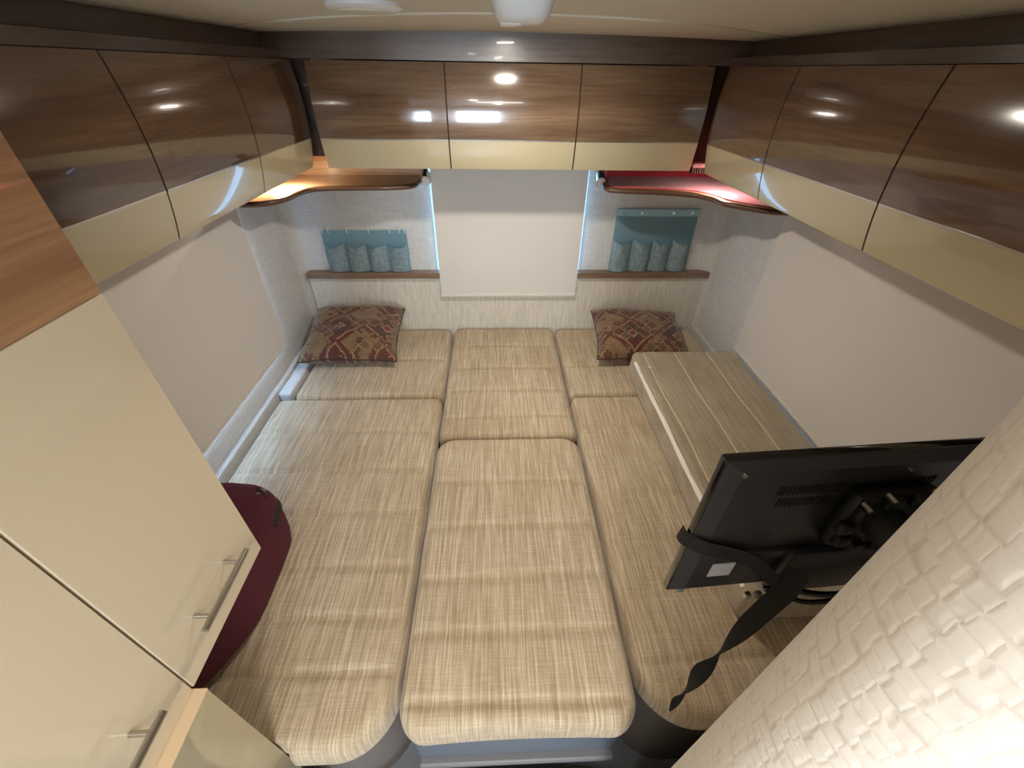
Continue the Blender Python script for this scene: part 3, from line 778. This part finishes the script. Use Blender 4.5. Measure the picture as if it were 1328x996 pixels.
obj('power_badge', box(B(), TX0+.02, TX0+.034, TY-.004, TY+.0035, TZ0+.004, TZ0+.016, .002), M['greyp'], rt)
# mount
mp = obj('mounting_plate', box(B(), .55, .69, TY-.034, TY-.007, H-.64, H-.51, .010), M['black'], rt, True, sharp=30)
bm = B()
for k in range(10):
    a_ = 2*PI*k/10; box(bm, .62+.070*math.cos(a_)-.012, .62+.070*math.cos(a_)+.012, TY-.046, TY-.030, H-.575+.062*math.sin(a_)-.012, H-.575+.062*math.sin(a_)+.012, .004)
obj('clamp_ring', bm, M['black'], rt, True, sharp=40)
obj('swivel_joint', cyl(B(), (.62, TY-.03, H-.575), (.62, TY-.10, H-.575), .034, .028, 28), M['black'], rt, True, sharp=40)
bm = B(); box(bm, .62-.02, .62+.17, TY-.115, TY-.082, H-.60, H-.55, .008); box(bm, .76, .80, .175, TY-.09, H-.60, H-.55, .006)
obj('wall_arm', bm, M['black'], rt, True, sharp=30)
for (x, z) in ((.555, H-.52), (.585, H-.502), (.66, H-.500), (.685, H-.53), (.60, H-.56)):
    obj('screw', cyl(B(), (x, TY-.034, z), (x, TY-.050, z), .0042, n=10), M['steel'], mp, True, sharp=40)
bm = B(); tube(bm, cr([(.50, TY-.03, TZ0+.045), (.54, TY-.045, TZ0+.062), (.60, TY-.055, TZ0+.055), (.66, TY-.06, TZ0+.07), (.73, TY-.05, TZ0+.11), (.80, .25, TZ0+.16)], 6), .006, 8)
obj('cable', bm, M['tvgloss'], rt, True)
obj('cable', tube(B(), cr([(.53, TY-.03, TZ0+.03), (.58, TY-.05, TZ0+.02), (.65, TY-.055, TZ0+.035), (.72, TY-.05, TZ0+.09), (.80, .26, TZ0+.18)], 6), .005, 8), M['tvgloss'], rt, True)
for k in range(4):
    obj('socket', box(B(), .475+k*.022, .487+k*.022, TY-.030, TY-.020, TZ0+.006, TZ0+.020, .002), M['greyp' if k % 2 else 'steel'], rt)

# ------------------------------------------------------------ black strap: band round the television corner and a twisted tail
def ribbon(pts, dirs, wd, th=.0016):
    bm = B(); pr = None
    for q, d, w_ in zip(pts, dirs, wd):
        d = d.normalized(); i = pts.index(q)
        t_ = (pts[min(i+1, len(pts)-1)]-pts[max(0, i-1)]).normalized(); nrm = t_.cross(d).normalized()
        vs_ = [bm.verts.new(q+d*w_/2+nrm*th/2), bm.verts.new(q-d*w_/2+nrm*th/2), bm.verts.new(q-d*w_/2-nrm*th/2), bm.verts.new(q+d*w_/2-nrm*th/2)]
        if pr:
            for k in range(4): bm.faces.new((pr[k], pr[(k+1) % 4], vs_[(k+1) % 4], vs_[k]))
        else: bm.faces.new(vs_)
        pr = vs_
    bm.faces.new(pr); return bm
rt = root('webbing_strap', (.42, .33, H-1.1), 'black webbing strap wrapped round the television corner with a twisted loose tail', 'strap')
bp = cr([(TX0-.004, TY+.03, H-.658), (TX0-.005, TY+.01, H-.650), (TX0+.02, TY-.010, H-.648), (.40, TY-.012, H-.665), (.45, TY-.014, H-.690), (.50, TY-.034, H-.73)], 6)
obj('band', ribbon(bp, [Vector((.12, 0, 1))]*len(bp), [.034]*len(bp)), M['blacks'], rt, True, sharp=60)
import sys
tp = cr([(.520, .360, H-.690), (.512, .352, H-.735), (.492, .345, H-.79), (.462, .334, H-.865), (.436, .323, H-.925), (.420, .314, H-.985), (.400, .303, H-1.035), (.383, .292, H-1.085), (.374, .284, H-1.125)], 7)
dirs = []; wd = []
for i, q in enumerate(tp):
    tt = i/(len(tp)-1); T_ = (tp[min(i+1, len(tp)-1)]-tp[max(0, i-1)]).normalized()
    e1 = T_.cross(Vector((.45, .33, -.8))).normalized(); e2 = T_.cross(e1)
    an = (tt/.50)*PI/2 if tt < .50 else PI/2+(tt-.50)/.30*PI if tt < .8 else PI*1.5+(tt-.8)/.2*PI*.75
    if tt < .30: an = .25*tt
    elif tt < .5: an = .075+(PI/2-.075)*((tt-.30)/.20)
    dirs.append(e1*math.cos(an)+e2*math.sin(an))
    wd.append((.036-.008*tt)*(1 if tt < .8 else max(.12, 1-(tt-.8)*4.4)))
obj('loose_tail', ribbon(tp, dirs, wd), M['blacks'], rt, True, sharp=60)
